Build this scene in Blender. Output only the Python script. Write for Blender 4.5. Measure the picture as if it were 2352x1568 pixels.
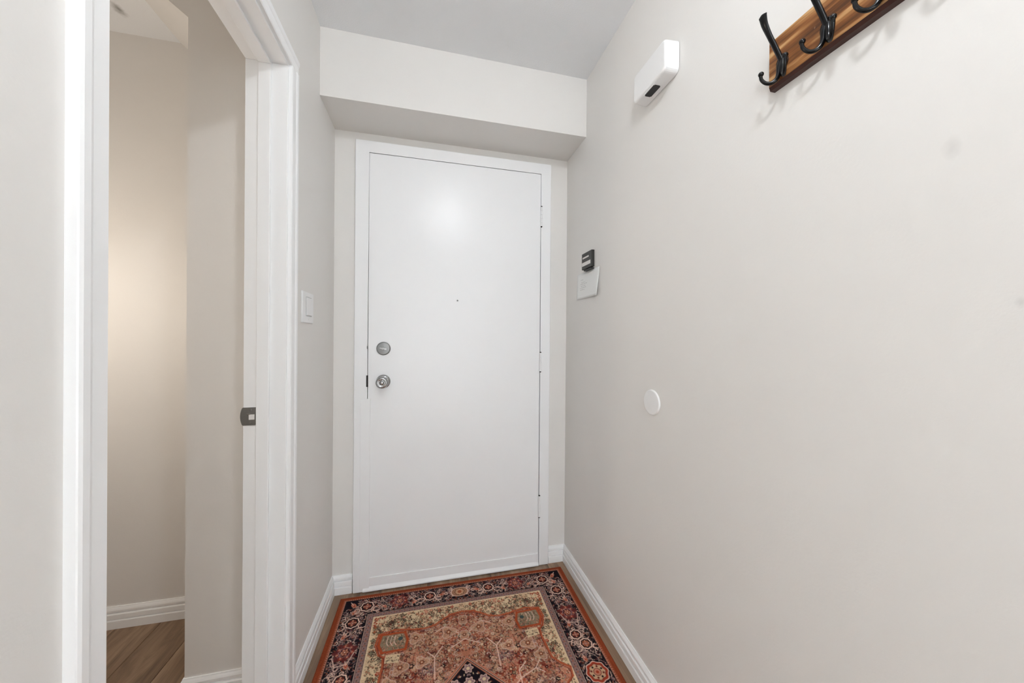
import bpy, bmesh, math, random
import numpy as np
from mathutils import Vector, Matrix

for o in list(bpy.data.objects):
    bpy.data.objects.remove(o, do_unlink=True)
SC = bpy.context.scene
COL = SC.collection

# ------------------------------------------------------------------ camera
CAM_Z = 1.1672
yaw, pitch, roll = (math.radians(a) for a in (-13.6128, -0.1317, 0.4465))
fwd = Vector((-math.sin(yaw) * math.cos(pitch), math.cos(yaw) * math.cos(pitch), math.sin(pitch)))
rgt = Vector((math.cos(yaw), math.sin(yaw), 0))
upv = rgt.cross(fwd)
r2 = rgt * math.cos(roll) + upv * math.sin(roll)
u2 = -rgt * math.sin(roll) + upv * math.cos(roll)
cam_d = bpy.data.cameras.new('camera')
cam_d.sensor_width = 36.0
cam_d.lens = 796.09 / 2352 * 36.0
cam_d.clip_start = 0.02
cam = bpy.data.objects.new('camera', cam_d)
COL.objects.link(cam)
M4 = Matrix((r2, u2, -fwd)).transposed().to_4x4()
M4.translation = Vector((0, 0, CAM_Z))
cam.matrix_world = M4
SC.camera = cam

# ------------------------------------------------------------------ world and exposure
W = bpy.data.worlds.new('world')
SC.world = W
W.use_nodes = True
W.node_tree.nodes['Background'].inputs[0].default_value = (0.9, 0.95, 1.0, 1)
W.node_tree.nodes['Background'].inputs[1].default_value = 0.25
SC.view_settings.view_transform = 'Standard'
SC.view_settings.look = 'None'
SC.view_settings.gamma = 1.0
SC.view_settings.use_curve_mapping = False
SC.view_settings.exposure = 0.08
SC.cycles.max_bounces = 10
SC.cycles.diffuse_bounces = 8
LAMP_NEAR = 145.0     # emission strength of the glass dome over the hallway
ROOM_FILL = 54.0     # globe of the sconce added, unseen, to light the side room

# added fill lights, set in the made-up patio door and left-wall window
END_FILL = 460.0
LEFT_FILL = 27.0
for nm, sz, pw, loc, rot in (('end_fill_light', (0.96, 1.86), END_FILL, (0.148, -2.675, 1.05), (math.radians(90), 0, math.radians(180))),
                             ('left_fill_light', (1.38, 1.63), LEFT_FILL, (-0.455, -1.725, 1.20), (0, math.radians(-90), 0))):
    al = bpy.data.lights.new(nm, 'AREA')
    al.shape = 'RECTANGLE'
    al.size, al.size_y = sz
    al.energy = pw
    al.color = (0.91, 0.96, 1.0)
    alo = bpy.data.objects.new(nm, al)
    COL.objects.link(alo)
    alo.location = loc
    alo.rotation_euler = rot

# ------------------------------------------------------------------ dimensions (metres)
D = 1.733            # wall with the entrance door
XL, XR = -0.4203, 0.7162
YB = 1.505           # front of the bulkhead
ZC, ZS = 2.3954, 2.1265
YBACK = -2.7
XROOM = -1.62
WT = 0.1132          # thickness of the left wall
OY0, OY1, OZ = 0.577, 1.19, 2.0     # doorway in the left wall (inside of its jambs)

# ------------------------------------------------------------------ helpers
def srgb(r, g, b):
    def f(c):
        c /= 255.0
        return c / 12.92 if c <= 0.04045 else ((c + 0.055) / 1.055) ** 2.4
    return (f(r), f(g), f(b), 1.0)

class NT:
    def __init__(self, name):
        self.m = bpy.data.materials.new(name)
        self.m.use_nodes = True
        self.t = self.m.node_tree
        self.b = self.t.nodes['Principled BSDF']
    def n(self, typ, **kw):
        nd = self.t.nodes.new(typ)
        for k, v in kw.items():
            if k.startswith('i_'):
                key = k[2:]
                key = int(key) if key.isdigit() else key.replace('_', ' ')
                nd.inputs[key].default_value = v
            else:
                setattr(nd, k, v)
        return nd
    def l(self, a, b):
        self.t.links.new(a, b)
    def set(self, **kw):
        for k, v in kw.items():
            self.b.inputs[k.replace('_', ' ')].default_value = v
        return self

def mapped(N, scale):
    tc = N.n('ShaderNodeTexCoord')
    mp = N.n('ShaderNodeMapping')
    mp.inputs['Scale'].default_value = scale
    N.l(tc.outputs['Object'], mp.inputs['Vector'])
    return mp.outputs['Vector']

def paint(name, col, rough, bump_scale, bump_str, mottling=0.03, spec=0.5, smudges=()):
    N = NT(name)
    N.set(Roughness=rough)
    N.b.inputs['Specular IOR Level'].default_value = spec
    v = mapped(N, (1, 1, 1))
    nz = N.n('ShaderNodeTexNoise', i_Scale=2.2, i_Detail=3.0)
    N.l(v, nz.inputs['Vector'])
    rmp = N.n('ShaderNodeValToRGB')
    lo = tuple(c * (1 - mottling) for c in col[:3]) + (1,)
    hi = tuple(min(1, c * (1 + mottling)) for c in col[:3]) + (1,)
    rmp.color_ramp.elements[0].position = 0.35
    rmp.color_ramp.elements[1].position = 0.65
    rmp.color_ramp.elements[0].color = lo
    rmp.color_ramp.elements[1].color = hi
    N.l(nz.outputs['Fac'], rmp.inputs['Fac'])
    out = rmp.outputs['Color']
    for (px, py, pz, rad, aniso, amt) in smudges:          # small dirt marks with a shape of their own
        mp = N.n('ShaderNodeMapping')
        mp.vector_type = 'POINT'
        s = 1.0 / rad
        mp.inputs['Scale'].default_value = (s * aniso[0], s * aniso[1], s * aniso[2])
        mp.inputs['Location'].default_value = (-px * s * aniso[0], -py * s * aniso[1], -pz * s * aniso[2])
        N.l(v, mp.inputs['Vector'])
        ln = N.n('ShaderNodeVectorMath', operation='LENGTH')
        N.l(mp.outputs['Vector'], ln.inputs[0])
        wob = N.n('ShaderNodeTexNoise', i_Scale=60.0, i_Detail=3.0)
        N.l(v, wob.inputs['Vector'])
        ad = N.n('ShaderNodeMath', operation='MULTIPLY_ADD')
        N.l(wob.outputs['Fac'], ad.inputs[0])
        ad.inputs[1].default_value = 0.9
        N.l(ln.outputs['Value'], ad.inputs[2])
        mr = N.n('ShaderNodeMapRange')
        mr.inputs['From Min'].default_value = 0.45
        mr.inputs['From Max'].default_value = 1.4
        mr.inputs['To Min'].default_value = amt
        mr.inputs['To Max'].default_value = 0.0
        N.l(ad.outputs[0], mr.inputs['Value'])
        mx = N.n('ShaderNodeMix', data_type='RGBA')
        mx.inputs[7].default_value = srgb(95, 92, 85)
        N.l(mr.outputs[0], mx.inputs[0])
        N.l(out, mx.inputs[6])
        out = mx.outputs[2]
    N.l(out, N.b.inputs['Base Color'])
    if bump_str:
        n2 = N.n('ShaderNodeTexNoise', i_Scale=bump_scale, i_Detail=2.5, i_Roughness=0.55)
        N.l(v, n2.inputs['Vector'])
        bp = N.n('ShaderNodeBump', i_Strength=bump_str, i_Distance=0.002)
        N.l(n2.outputs['Fac'], bp.inputs['Height'])
        N.l(bp.outputs['Normal'], N.b.inputs['Normal'])
    return N.m

def plain(name, col, rough=0.5, metal=0.0, spec=0.5, bump=0.0, bscale=300.0):
    N = NT(name)
    N.set(Roughness=rough, Metallic=metal)
    N.b.inputs['Base Color'].default_value = col
    N.b.inputs['Specular IOR Level'].default_value = spec
    v = mapped(N, (1, 1, 1))
    nz = N.n('ShaderNodeTexNoise', i_Scale=bscale, i_Detail=2.0)
    N.l(v, nz.inputs['Vector'])
    mr = N.n('ShaderNodeMapRange')
    mr.inputs['To Min'].default_value = max(0.02, rough - 0.015)
    mr.inputs['To Max'].default_value = rough + 0.015
    N.l(nz.outputs['Fac'], mr.inputs['Value'])
    N.l(mr.outputs[0], N.b.inputs['Roughness'])
    if bump:
        bp = N.n('ShaderNodeBump', i_Strength=bump, i_Distance=0.001)
        N.l(nz.outputs['Fac'], bp.inputs['Height'])
        N.l(bp.outputs['Normal'], N.b.inputs['Normal'])
    return N.m

WALLC = (0.74, 0.722, 0.698, 1)
MAT = {}
MAT['wall'] = paint('wall_paint', WALLC, 0.55, 170, 0.10, 0.012)
MAT['wall_right'] = paint('wall_paint_right', WALLC, 0.55, 170, 0.10, 0.012,
                          smudges=[(XR, 0.331, 1.444, 0.012, (1, 1, 0.6), 0.16), (XR, 0.27, 1.22, 0.007, (1, 1, 0.7), 0.18)])
MAT['ceiling'] = paint('ceiling_stipple', (0.80, 0.815, 0.835, 1), 0.8, 240, 0.35, 0.02,
                       smudges=[(-1.135, 1.612, ZC, 0.022, (1.0, 0.55, 1), 0.75)])
MAT['door'] = paint('door_paint', (0.85, 0.855, 0.865, 1), 0.30, 38, 0.05, 0.006)
MAT['trim'] = paint('trim_paint', (0.86, 0.865, 0.87, 1), 0.32, 60, 0.04, 0.006)
MAT['plastic'] = plain('white_plastic', (0.80, 0.80, 0.80, 1), 0.3, 0, 0.5)
MAT['cap'] = plain('white_cap_plastic', (0.80, 0.80, 0.80, 1), 0.4)
MAT['paper'] = plain('paper', (0.80, 0.81, 0.80, 1), 0.8, 0, 0.2)
MAT['ink'] = plain('faint_ink', (0.42, 0.43, 0.44, 1), 0.9, 0, 0.1)
MAT['blackplastic'] = plain('black_plastic', (0.010, 0.010, 0.012, 1), 0.45)
MAT['blackbody'] = plain('charcoal_plastic', (0.022, 0.021, 0.02, 1), 0.5)
MAT['whitestrip'] = plain('white_strip', (0.72, 0.70, 0.68, 1), 0.5)
MAT['blackmetal'] = plain('black_metal', (0.004, 0.004, 0.0045, 1), 0.16, 0.0, 0.3)
MAT['satin'] = plain('satin_steel', (0.25, 0.25, 0.25, 1), 0.40, 1.0)
MAT['chrome'] = plain('polished_steel', (0.42, 0.42, 0.42, 1), 0.10, 1.0)
MAT['dark'] = plain('dark_gap', (0.02, 0.02, 0.02, 1), 0.8)
MAT['rubber'] = plain('dark_rubber', (0.03, 0.026, 0.024, 1), 0.8)

gl = NT('added_pane_glass')
gl.set(Roughness=0.02, IOR=1.45)
gl.b.inputs['Base Color'].default_value = (0.95, 0.98, 0.97, 1)
gl.b.inputs['Transmission Weight'].default_value = 1.0
MAT['glass'] = gl.m

def emit(name, col, s):
    N = NT(name)
    N.set(Roughness=0.3)
    N.b.inputs['Base Color'].default_value = (0.8, 0.8, 0.8, 1)
    N.b.inputs['Emission Color'].default_value = col
    N.b.inputs['Emission Strength'].default_value = s
    return N.m
LAMPC = (0.91, 0.96, 1.0, 1)
MAT['lamp_near'] = emit('lamp_glass_near', LAMPC, LAMP_NEAR)
MAT['room_fill'] = emit('room_fill_glass', (1.0, 0.90, 0.78, 1), ROOM_FILL)

def wood_floor():
    N = NT('floor_wood')
    v = mapped(N, (16, 0.9, 16))
    oi = N.n('ShaderNodeObjectInfo')
    ad = N.n('ShaderNodeVectorMath', operation='ADD')
    cmb = N.n('ShaderNodeCombineXYZ')
    mu = N.n('ShaderNodeMath', operation='MULTIPLY')
    mu.inputs[1].default_value = 37.0
    N.l(oi.outputs['Random'], mu.inputs[0])
    N.l(mu.outputs[0], cmb.inputs['Y'])
    N.l(mu.outputs[0], cmb.inputs['Z'])
    N.l(v, ad.inputs[0]); N.l(cmb.outputs[0], ad.inputs[1])
    nz = N.n('ShaderNodeTexNoise', i_Scale=1.3, i_Detail=7.0, i_Roughness=0.62, i_Distortion=0.7)
    N.l(ad.outputs[0], nz.inputs['Vector'])
    r = N.n('ShaderNodeValToRGB')
    e = r.color_ramp.elements
    e[0].position = 0.30; e[0].color = srgb(92, 70, 53)
    e[1].position = 0.72; e[1].color = srgb(172, 145, 118)
    x = e.new(0.48); x.color = srgb(130, 104, 81)
    N.l(nz.outputs['Fac'], r.inputs['Fac'])
    hs = N.n('ShaderNodeHueSaturation')
    mr = N.n('ShaderNodeMapRange')
    mr.inputs['To Min'].default_value = 0.8
    mr.inputs['To Max'].default_value = 1.12
    N.l(oi.outputs['Random'], mr.inputs['Value'])
    N.l(mr.outputs[0], hs.inputs['Value'])
    N.l(r.outputs['Color'], hs.inputs['Color'])
    N.l(hs.outputs['Color'], N.b.inputs['Base Color'])
    N.set(Roughness=0.42)
    bp = N.n('ShaderNodeBump', i_Strength=0.15, i_Distance=0.001)
    N.l(nz.outputs['Fac'], bp.inputs['Height'])
    N.l(bp.outputs['Normal'], N.b.inputs['Normal'])
    return N.m
MAT['floor'] = wood_floor()

def burnt_pine():
    N = NT('burnt_pine')
    v = mapped(N, (1.0, 3.2, 46.0))
    nz = N.n('ShaderNodeTexNoise', i_Scale=1.25, i_Detail=4.0, i_Roughness=0.5, i_Distortion=0.35)
    N.l(v, nz.inputs['Vector'])
    v2 = mapped(N, (1.0, 9.0, 120.0))
    n2 = N.n('ShaderNodeTexNoise', i_Scale=1.0, i_Detail=3.0)
    N.l(v2, n2.inputs['Vector'])
    mx = N.n('ShaderNodeMath', operation='MULTIPLY_ADD')
    N.l(n2.outputs['Fac'], mx.inputs[0]); mx.inputs[1].default_value = 0.22
    N.l(nz.outputs['Fac'], mx.inputs[2])
    r = N.n('ShaderNodeValToRGB')
    e = r.color_ramp.elements
    e[0].position = 0.47; e[0].color = srgb(74, 38, 10)
    e[1].position = 0.86; e[1].color = srgb(206, 170, 126)
    for pos, c in ((0.55, (116, 68, 26)), (0.635, (152, 102, 54)), (0.72, (186, 144, 96))):
        x = e.new(pos); x.color = srgb(*c)
    N.l(mx.outputs[0], r.inputs['Fac'])
    N.l(r.outputs['Color'], N.b.inputs['Base Color'])
    N.set(Roughness=0.4)
    return N.m
MAT['pine'] = burnt_pine()
MAT['pine_shade'] = plain('shaded_pine_edge', srgb(56, 25, 16), 0.45)  # shade of the down-facing board edges, put into the wood colour

# ---- mesh building
def box(bm, x0, x1, y0, y1, z0, z1):
    vs = [bm.verts.new(p) for p in ((x0, y0, z0), (x1, y0, z0), (x1, y1, z0), (x0, y1, z0),
                                    (x0, y0, z1), (x1, y0, z1), (x1, y1, z1), (x0, y1, z1))]
    for f in ((3, 2, 1, 0), (4, 5, 6, 7), (0, 1, 5, 4), (1, 2, 6, 5), (2, 3, 7, 6), (3, 0, 4, 7)):
        bm.faces.new([vs[i] for i in f])
    return vs

def mesh_obj(name, bm, mat, parent=None, bevel=0.0, seg=2, smooth=False, origin=None):
    bmesh.ops.remove_doubles(bm, verts=bm.verts, dist=1e-6) if smooth else None
    if bevel:
        bmesh.ops.bevel(bm, geom=list(bm.edges), offset=bevel, segments=seg, profile=0.5, affect='EDGES', clamp_overlap=True)
    bmesh.ops.recalc_face_normals(bm, faces=bm.faces)
    o3 = Vector(origin) if origin is not None else None
    if o3 is not None:
        bmesh.ops.translate(bm, verts=bm.verts, vec=-o3)
    me = bpy.data.meshes.new(name)
    bm.to_mesh(me)
    bm.free()
    if smooth:
        for p in me.polygons:
            p.use_smooth = True
    me.materials.append(MAT[mat] if isinstance(mat, str) else mat)
    ob = bpy.data.objects.new(name, me)
    COL.objects.link(ob)
    if o3 is not None:
        ob.location = o3
    if parent is not None:
        ob.parent = parent
        # parents are never rotated or scaled, so a location difference is enough
        pl = world_loc(parent)
        ob.location = (o3 if o3 is not None else Vector((0, 0, 0))) - pl
    return ob

def world_loc(o):
    v = Vector(o.location)
    while o.parent is not None:
        o = o.parent
        v = v + Vector(o.location)
    return v

def bxo(name, dims, mat, parent=None, bevel=0.0, seg=2, **kw):
    bm = bmesh.new()
    box(bm, *dims)
    return mesh_obj(name, bm, mat, parent, bevel, seg, **kw)

def empty(name, loc, parent=None):
    o = bpy.data.objects.new(name, None)
    o.empty_display_size = 0.05
    COL.objects.link(o)
    o.location = loc
    if parent is not None:
        o.parent = parent
        o.location = Vector(loc) - world_loc(parent)
    return o

def struct(o, label=None):
    o['kind'] = 'structure'
    if label:
        o['label'] = label
    return o

def tag(o, label, cat, group=None):
    o['label'] = label
    o['category'] = cat
    if group:
        o['group'] = group
    return o

def prism(bm, poly, axis, a, b):
    """extrude a 2-D polygon along an axis; poly gives the two other axes in xyz order"""
    def P(q, t):
        l = list(q); l.insert(axis, t); return l
    n = len(poly)
    v0 = [bm.verts.new(P(q, a)) for q in poly]
    v1 = [bm.verts.new(P(q, b)) for q in poly]
    bm.faces.new(v0[::-1]); bm.faces.new(v1)
    for i in range(n):
        j = (i + 1) % n
        bm.faces.new((v0[i], v0[j], v1[j], v1[i]))

def lathe(bm, prof, centre, axis, seg=40, cap=True):
    """prof: list of (radius, distance along axis)"""
    ax = Vector(axis).normalized()
    t = Vector((0, 0, 1)) if abs(ax.z) < 0.9 else Vector((1, 0, 0))
    e1 = ax.cross(t).normalized(); e2 = ax.cross(e1)
    c = Vector(centre)
    rings = []
    for r, d in prof:
        if r < 1e-6:
            rings.append([bm.verts.new(c + ax * d)])
        else:
            rings.append([bm.verts.new(c + ax * d + (e1 * math.cos(2 * math.pi * k / seg) + e2 * math.sin(2 * math.pi * k / seg)) * r) for k in range(seg)])
    for A, B in zip(rings[:-1], rings[1:]):
        for k in range(seg):
            k2 = (k + 1) % seg
            if len(A) == 1 and len(B) == 1:
                continue
            if len(A) == 1:
                bm.faces.new((A[0], B[k], B[k2]))
            elif len(B) == 1:
                bm.faces.new((A[k], A[k2], B[0]))
            else:
                bm.faces.new((A[k], A[k2], B[k2], B[k]))
    if cap:
        if len(rings[0]) > 1: bm.faces.new(rings[0])
        if len(rings[-1]) > 1: bm.faces.new(rings[-1])

def catmull(pts, n):
    pts = [np.array(p, float) for p in pts]
    P = [2 * pts[0] - pts[1]] + pts + [2 * pts[-1] - pts[-2]]
    out = []
    for i in range(1, len(P) - 2):
        for k in range(n):
            t = k / n
            a, b, c, d = P[i - 1], P[i], P[i + 1], P[i + 2]
            out.append(0.5 * (2 * b + (c - a) * t + (2 * a - 5 * b + 4 * c - d) * t * t + (3 * b - a - 3 * c + d) * t ** 3))
    out.append(pts[-1])
    return out

def sweep(bm, pts, wid, thk, side, seg=12):
    """oval tube through pts; wid = half width along 'side', thk = half thickness across"""
    rings = []
    n = len(pts)
    sd = Vector(side).normalized()
    for i, p in enumerate(pts):
        a = Vector(pts[max(0, i - 1)]); b = Vector(pts[min(n - 1, i + 1)])
        tg = (b - a).normalized()
        s = (sd - tg * sd.dot(tg)).normalized()
        nn = tg.cross(s)
        w = wid[i] if hasattr(wid, '__len__') else wid
        h = thk[i] if hasattr(thk, '__len__') else thk
        rings.append([bm.verts.new(Vector(p) + s * (w * math.cos(2 * math.pi * k / seg)) + nn * (h * math.sin(2 * math.pi * k / seg))) for k in range(seg)])
    for A, B in zip(rings[:-1], rings[1:]):
        for k in range(seg):
            k2 = (k + 1) % seg
            bm.faces.new((A[k], A[k2], B[k2], B[k]))
    bm.faces.new(rings[0][::-1]); bm.faces.new(rings[-1])

# ================================================================== the setting
# floor slab and its planks
floor = struct(bxo('floor', (XROOM - 0.1, XR + 0.12, YBACK - 0.1, D + 0.12, -0.12, -0.008), MAT['dark']),
               'brown wood-look plank floor of the entry hall and the side room')
rnd = random.Random(5)
PW, PL, GAP = 0.152, 1.22, 0.0012
bm = bmesh.new(); box(bm, -PW / 2 + GAP / 2, PW / 2 - GAP / 2, -PL / 2 + GAP / 2, PL / 2 - GAP / 2, -0.012, 0.0)
top = [e for e in bm.edges if all(abs(v.co.z) < 1e-6 for v in e.verts)]
bmesh.ops.bevel(bm, geom=top, offset=0.0012, segments=1, affect='EDGES')
plank_me = bpy.data.meshes.new('plank'); bm.to_mesh(plank_me); bm.free(); plank_me.materials.append(MAT['floor'])
x = XR + 0.05
row = 0
while x > XROOM:
    xc = x - PW / 2
    y = D + 0.06 - rnd.uniform(0, 0.9)
    first = True
    y1 = D + 0.06
    while y1 > YBACK:
        # planks end at staggered joints; the wall end is a cut plank
        ln = PL if not first else rnd.uniform(0.35, 1.2)
        y0 = max(y1 - ln, YBACK - 0.05)
        o = bpy.data.objects.new('plank', plank_me)
        COL.objects.link(o)
        o.parent = floor
        o.location = (xc, (y0 + y1) / 2, 0)
        o.scale = (1, (y1 - y0) / PL, 1)
        y1 = y0
        first = False
    x -= PW
    row += 1

# ceiling
struct(bxo('ceiling', (XROOM - 0.1, XR + 0.12, YBACK - 0.1, D + 0.12, ZC, ZC + 0.1), 'ceiling'),
       'white stippled ceiling')
# right wall
struct(bxo('wall_right', (XR, XR + 0.12, YBACK - 0.1, D + 0.12, -0.008, ZC), 'wall_right'), 'warm beige right wall with coat rack')
# end wall with the opening for the entrance door
FX0, FX1, FZ = -0.3296, 0.6198, 2.0865
bm = bmesh.new()
box(bm, XROOM - 0.1, FX0 + 0.012, D, D + 0.12, -0.008, ZC)
box(bm, FX1 - 0.012, XR, D, D + 0.12, -0.008, ZC)
box(bm, FX0 + 0.012, FX1 - 0.012, D, D + 0.12, FZ - 0.012, ZC)
struct(mesh_obj('wall_back', bm, 'wall'), 'beige end wall around the white entrance door')
# bulkhead over the door
struct(bxo('wall_bulkhead', (XL, XR, YB, D, ZS, ZC), 'wall', bevel=0.0), 'beige bulkhead above the entrance door')
# left wall with the doorway
bm = bmesh.new()
JT = 0.019
GY0, GY1, GZ0, GZ1 = -2.45, -1.00, 0.35, 2.05
box(bm, XL - WT, XL, YBACK - 0.1, GY0, -0.008, ZC)
box(bm, XL - WT, XL, GY1, OY0 - JT, -0.008, ZC)
box(bm, XL - WT, XL, GY0, GY1, -0.008, GZ0)
box(bm, XL - WT, XL, GY0, GY1, GZ1, ZC)
box(bm, XL - WT, XL, OY1 + JT, D, -0.008, ZC)
box(bm, XL - WT, XL, OY0 - JT, OY1 + JT, OZ + JT, ZC)
struct(mesh_obj('wall_left', bm, 'wall'), 'beige left wall with the open doorway')
# behind the camera
bm = bmesh.new()
PX0, PX1, PZ0, PZ1 = -0.352, 0.648, 0.10, 2.0
box(bm, XROOM - 0.1, PX0, YBACK - 0.1, YBACK, -0.008, ZC)
box(bm, PX1, XR, YBACK - 0.1, YBACK, -0.008, ZC)
box(bm, PX0, PX1, YBACK - 0.1, YBACK, PZ1, ZC)
box(bm, PX0, PX1, YBACK - 0.1, YBACK, -0.008, PZ0)
struct(mesh_obj('wall_near', bm, 'wall'), 'beige wall at the near end of the hall')
added_win2 = struct(empty('added_window_2', ((PX0 + PX1) / 2, YBACK, PZ0)), 'added white framed glazed patio door, unseen, carrying fill light at the near end of the hall')  # made-up patio door behind the camera, there to carry the fill light
for d in ((PX0, PX0 + 0.02, PZ0, PZ1), (PX1 - 0.02, PX1, PZ0, PZ1), (PX0 + 0.02, PX1 - 0.02, PZ0, PZ0 + 0.02), (PX0 + 0.02, PX1 - 0.02, PZ1 - 0.02, PZ1)):
    bxo('added_frame', (d[0], d[1], YBACK - 0.09, YBACK + 0.005, d[2], d[3]), 'trim', added_win2, 0.002)
bxo('added_pane', (PX0 + 0.02, PX1 - 0.02, YBACK - 0.05, YBACK - 0.044, PZ0 + 0.02, PZ1 - 0.02), 'glass', added_win2)
# wide window added, unseen, in the left wall to carry fill light
added_win1 = struct(empty('added_window_1', (XL, (GY0 + GY1) / 2, GZ0)), 'added wide white framed window, unseen, carrying fill light in the left wall behind the viewer')
for d in ((GY0, GY0 + 0.03, GZ0, GZ1), (GY1 - 0.03, GY1, GZ0, GZ1), (GY0 + 0.03, GY1 - 0.03, GZ0, GZ0 + 0.03), (GY0 + 0.03, GY1 - 0.03, GZ1 - 0.03, GZ1)):
    bxo('added_frame', (XL - WT, XL + 0.004, d[0], d[1], d[2], d[3]), 'trim', added_win1, 0.002)
bxo('added_pane', (XL - 0.07, XL - 0.064, GY0 + 0.03, GY1 - 0.03, GZ0 + 0.03, GZ1 - 0.03), 'glass', added_win1)
# side room: boxed-in wall end with sloped top, far side wall, near wall
bm = bmesh.new()
prism(bm, [(XL - WT, -0.008), (-0.747, -0.008), (-0.747, 2.185), (-1.01, ZC), (XL - WT, ZC)], 1, 1.315, D)
struct(mesh_obj('wall_stub', bm, 'wall'), 'beige boxed wall corner with sloped top inside the side room')
struct(bxo('wall_sideroom', (XROOM - 0.1, XROOM, -0.05, D, -0.008, ZC), 'wall'), 'beige far wall of the side room')
struct(bxo('wall_sideroom_near', (XROOM, XL - WT, -0.05, 0.05, -0.008, ZC), 'wall'), 'beige near wall of the side room')

# baseboards: moulded profile (offset from wall, height)
BP = [(0, 0), (0.0150, 0), (0.0150, 0.031), (0.0138, 0.0335), (0.0092, 0.0340), (0.0092, 0.0372), (0.0128, 0.0385),
      (0.0122, 0.055), (0.0104, 0.0580), (0.0058, 0.0588), (0.0058, 0.0625), (0.0096, 0.0640), (0.0094, 0.071),
      (0.0070, 0.0765), (0.0046, 0.0805), (0.0036, 0.084), (0, 0.084)]
def baseboard(name, A, B, nrm, label, ma=0.0, mb=0.0):
    """A,B ends on the wall line, nrm = unit vector into the room; ma, mb = mitre (shift of the end per unit of offset)"""
    bm = bmesh.new()
    A = Vector((A[0], A[1], 0)); B = Vector((B[0], B[1], 0)); n = Vector((nrm[0], nrm[1], 0))
    t = (B - A).normalized()
    v0 = [bm.verts.new(A + n * o + t * (ma * o) + Vector((0, 0, h))) for o, h in BP]
    v1 = [bm.verts.new(B + n * o - t * (mb * o) + Vector((0, 0, h))) for o, h in BP]
    bm.faces.new(v0); bm.faces.new(v1[::-1])
    for i in range(len(BP)):
        j = (i + 1) % len(BP)
        bm.faces.new((v0[i], v1[i], v1[j], v0[j]))
    return struct(mesh_obj(name, bm, 'trim'), label)
CASW = 0.046
baseboard('baseboard_right', (XR, D), (XR, YBACK), (-1, 0), 'white moulded baseboard along the right wall', 1, 0)
baseboard('baseboard_left', (XL, OY1 + 0.008 + CASW), (XL, D), (1, 0), 'short white baseboard between doorway and entrance corner', 0, 1)
baseboard('baseboard_left_near', (XL, YBACK), (XL, OY0 - 0.006 - CASW), (1, 0), 'white baseboard of the left wall before the doorway')
baseboard('baseboard_back_left', (XL, D), (FX0 - 0.003, D), (0, -1), 'short white baseboard left of the entrance door', 1, 0)
baseboard('baseboard_back_right', (FX1 + 0.002, D), (XR, D), (0, -1), 'short white baseboard right of the entrance door', 0, 1)
baseboard('baseboard_sideroom_back', (XROOM, D), (-0.747, D), (0, -1), 'white moulded baseboard on the side room back wall', 1, 1)
baseboard('baseboard_sideroom_left', (XROOM, 0.05), (XROOM, D), (1, 0), 'white moulded baseboard on the far wall of the side room', 0, 1)
baseboard('baseboard_stub_front', (-0.747, 1.315), (XL - WT, 1.315), (0, -1), 'white baseboard on the boxed corner beside the jamb', -1, 0)
baseboard('baseboard_stub_side', (-0.747, D), (-0.747, 1.315), (-1, 0), 'white baseboard on the side of the boxed corner', 1, -1)

# doorway trim in the left wall
trim = struct(empty('trim_1', (XL, (OY0 + OY1) / 2, 0)), 'white jambs, stops and casing of the open doorway on the left')
XI = XL - WT
bxo('jamb', (XI, XL, OY1, OY1 + JT, 0, OZ), 'trim', trim, 0.0012)
bxo('jamb', (XI, XL, OY0 - JT, OY0, 0, OZ), 'trim', trim, 0.0012)
bxo('head_jamb', (XI, XL, OY0 - JT, OY1 + JT, OZ, OZ + JT), 'trim', trim, 0.0012)
SX0, SX1, SP = -0.4975, -0.4640, 0.0085
bxo('door_stop', (SX0, SX1, OY1 - SP, OY1, 0, OZ - SP), 'trim', trim, 0.0018)
bxo('door_stop', (SX0, SX1, OY0, OY0 + SP, 0, OZ - SP), 'trim', trim, 0.0018)
bxo('door_stop', (SX0, SX1, OY0, OY1, OZ - SP, OZ), 'trim', trim, 0.0018)
def casing(name, y0, y1, z0, z1, inner, horiz=False):
    """flat casing with a raised rounded outer bead; inner = +1 when the inner edge lies at the high end"""
    w = (z1 - z0) if horiz else (y1 - y0)
    prof = [(0, 0), (0.009, 0), (0.0112, 0.003), (0.0118, w * 0.55), (0.0132, w * 0.60), (0.0150, w * 0.70), (0.0152, w * 0.90), (0.0135, w - 0.001), (0.0118, w), (0, w)]
    bm = bmesh.new()
    if horiz:
        prism(bm, [(XL + a, z0 + b) for a, b in prof], 1, y0, y1)
    elif inner > 0:
        prism(bm, [(XL + a, y1 - b) for a, b in prof], 2, z0, z1)
    else:
        prism(bm, [(XL + a, y0 + b) for a, b in prof], 2, z0, z1)
    return mesh_obj(name, bm, 'trim', trim)
casing('casing', OY1 + 0.006, OY1 + 0.006 + CASW, 0, OZ + 0.006, -1)
casing('casing', OY0 - 0.006 - CASW, OY0 - 0.006, 0, OZ + 0.006, 1)
casing('head_casing', OY0 - 0.006 - CASW, OY1 + 0.006 + CASW, OZ + 0.006, OZ + 0.006 + CASW, 0, True)
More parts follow.
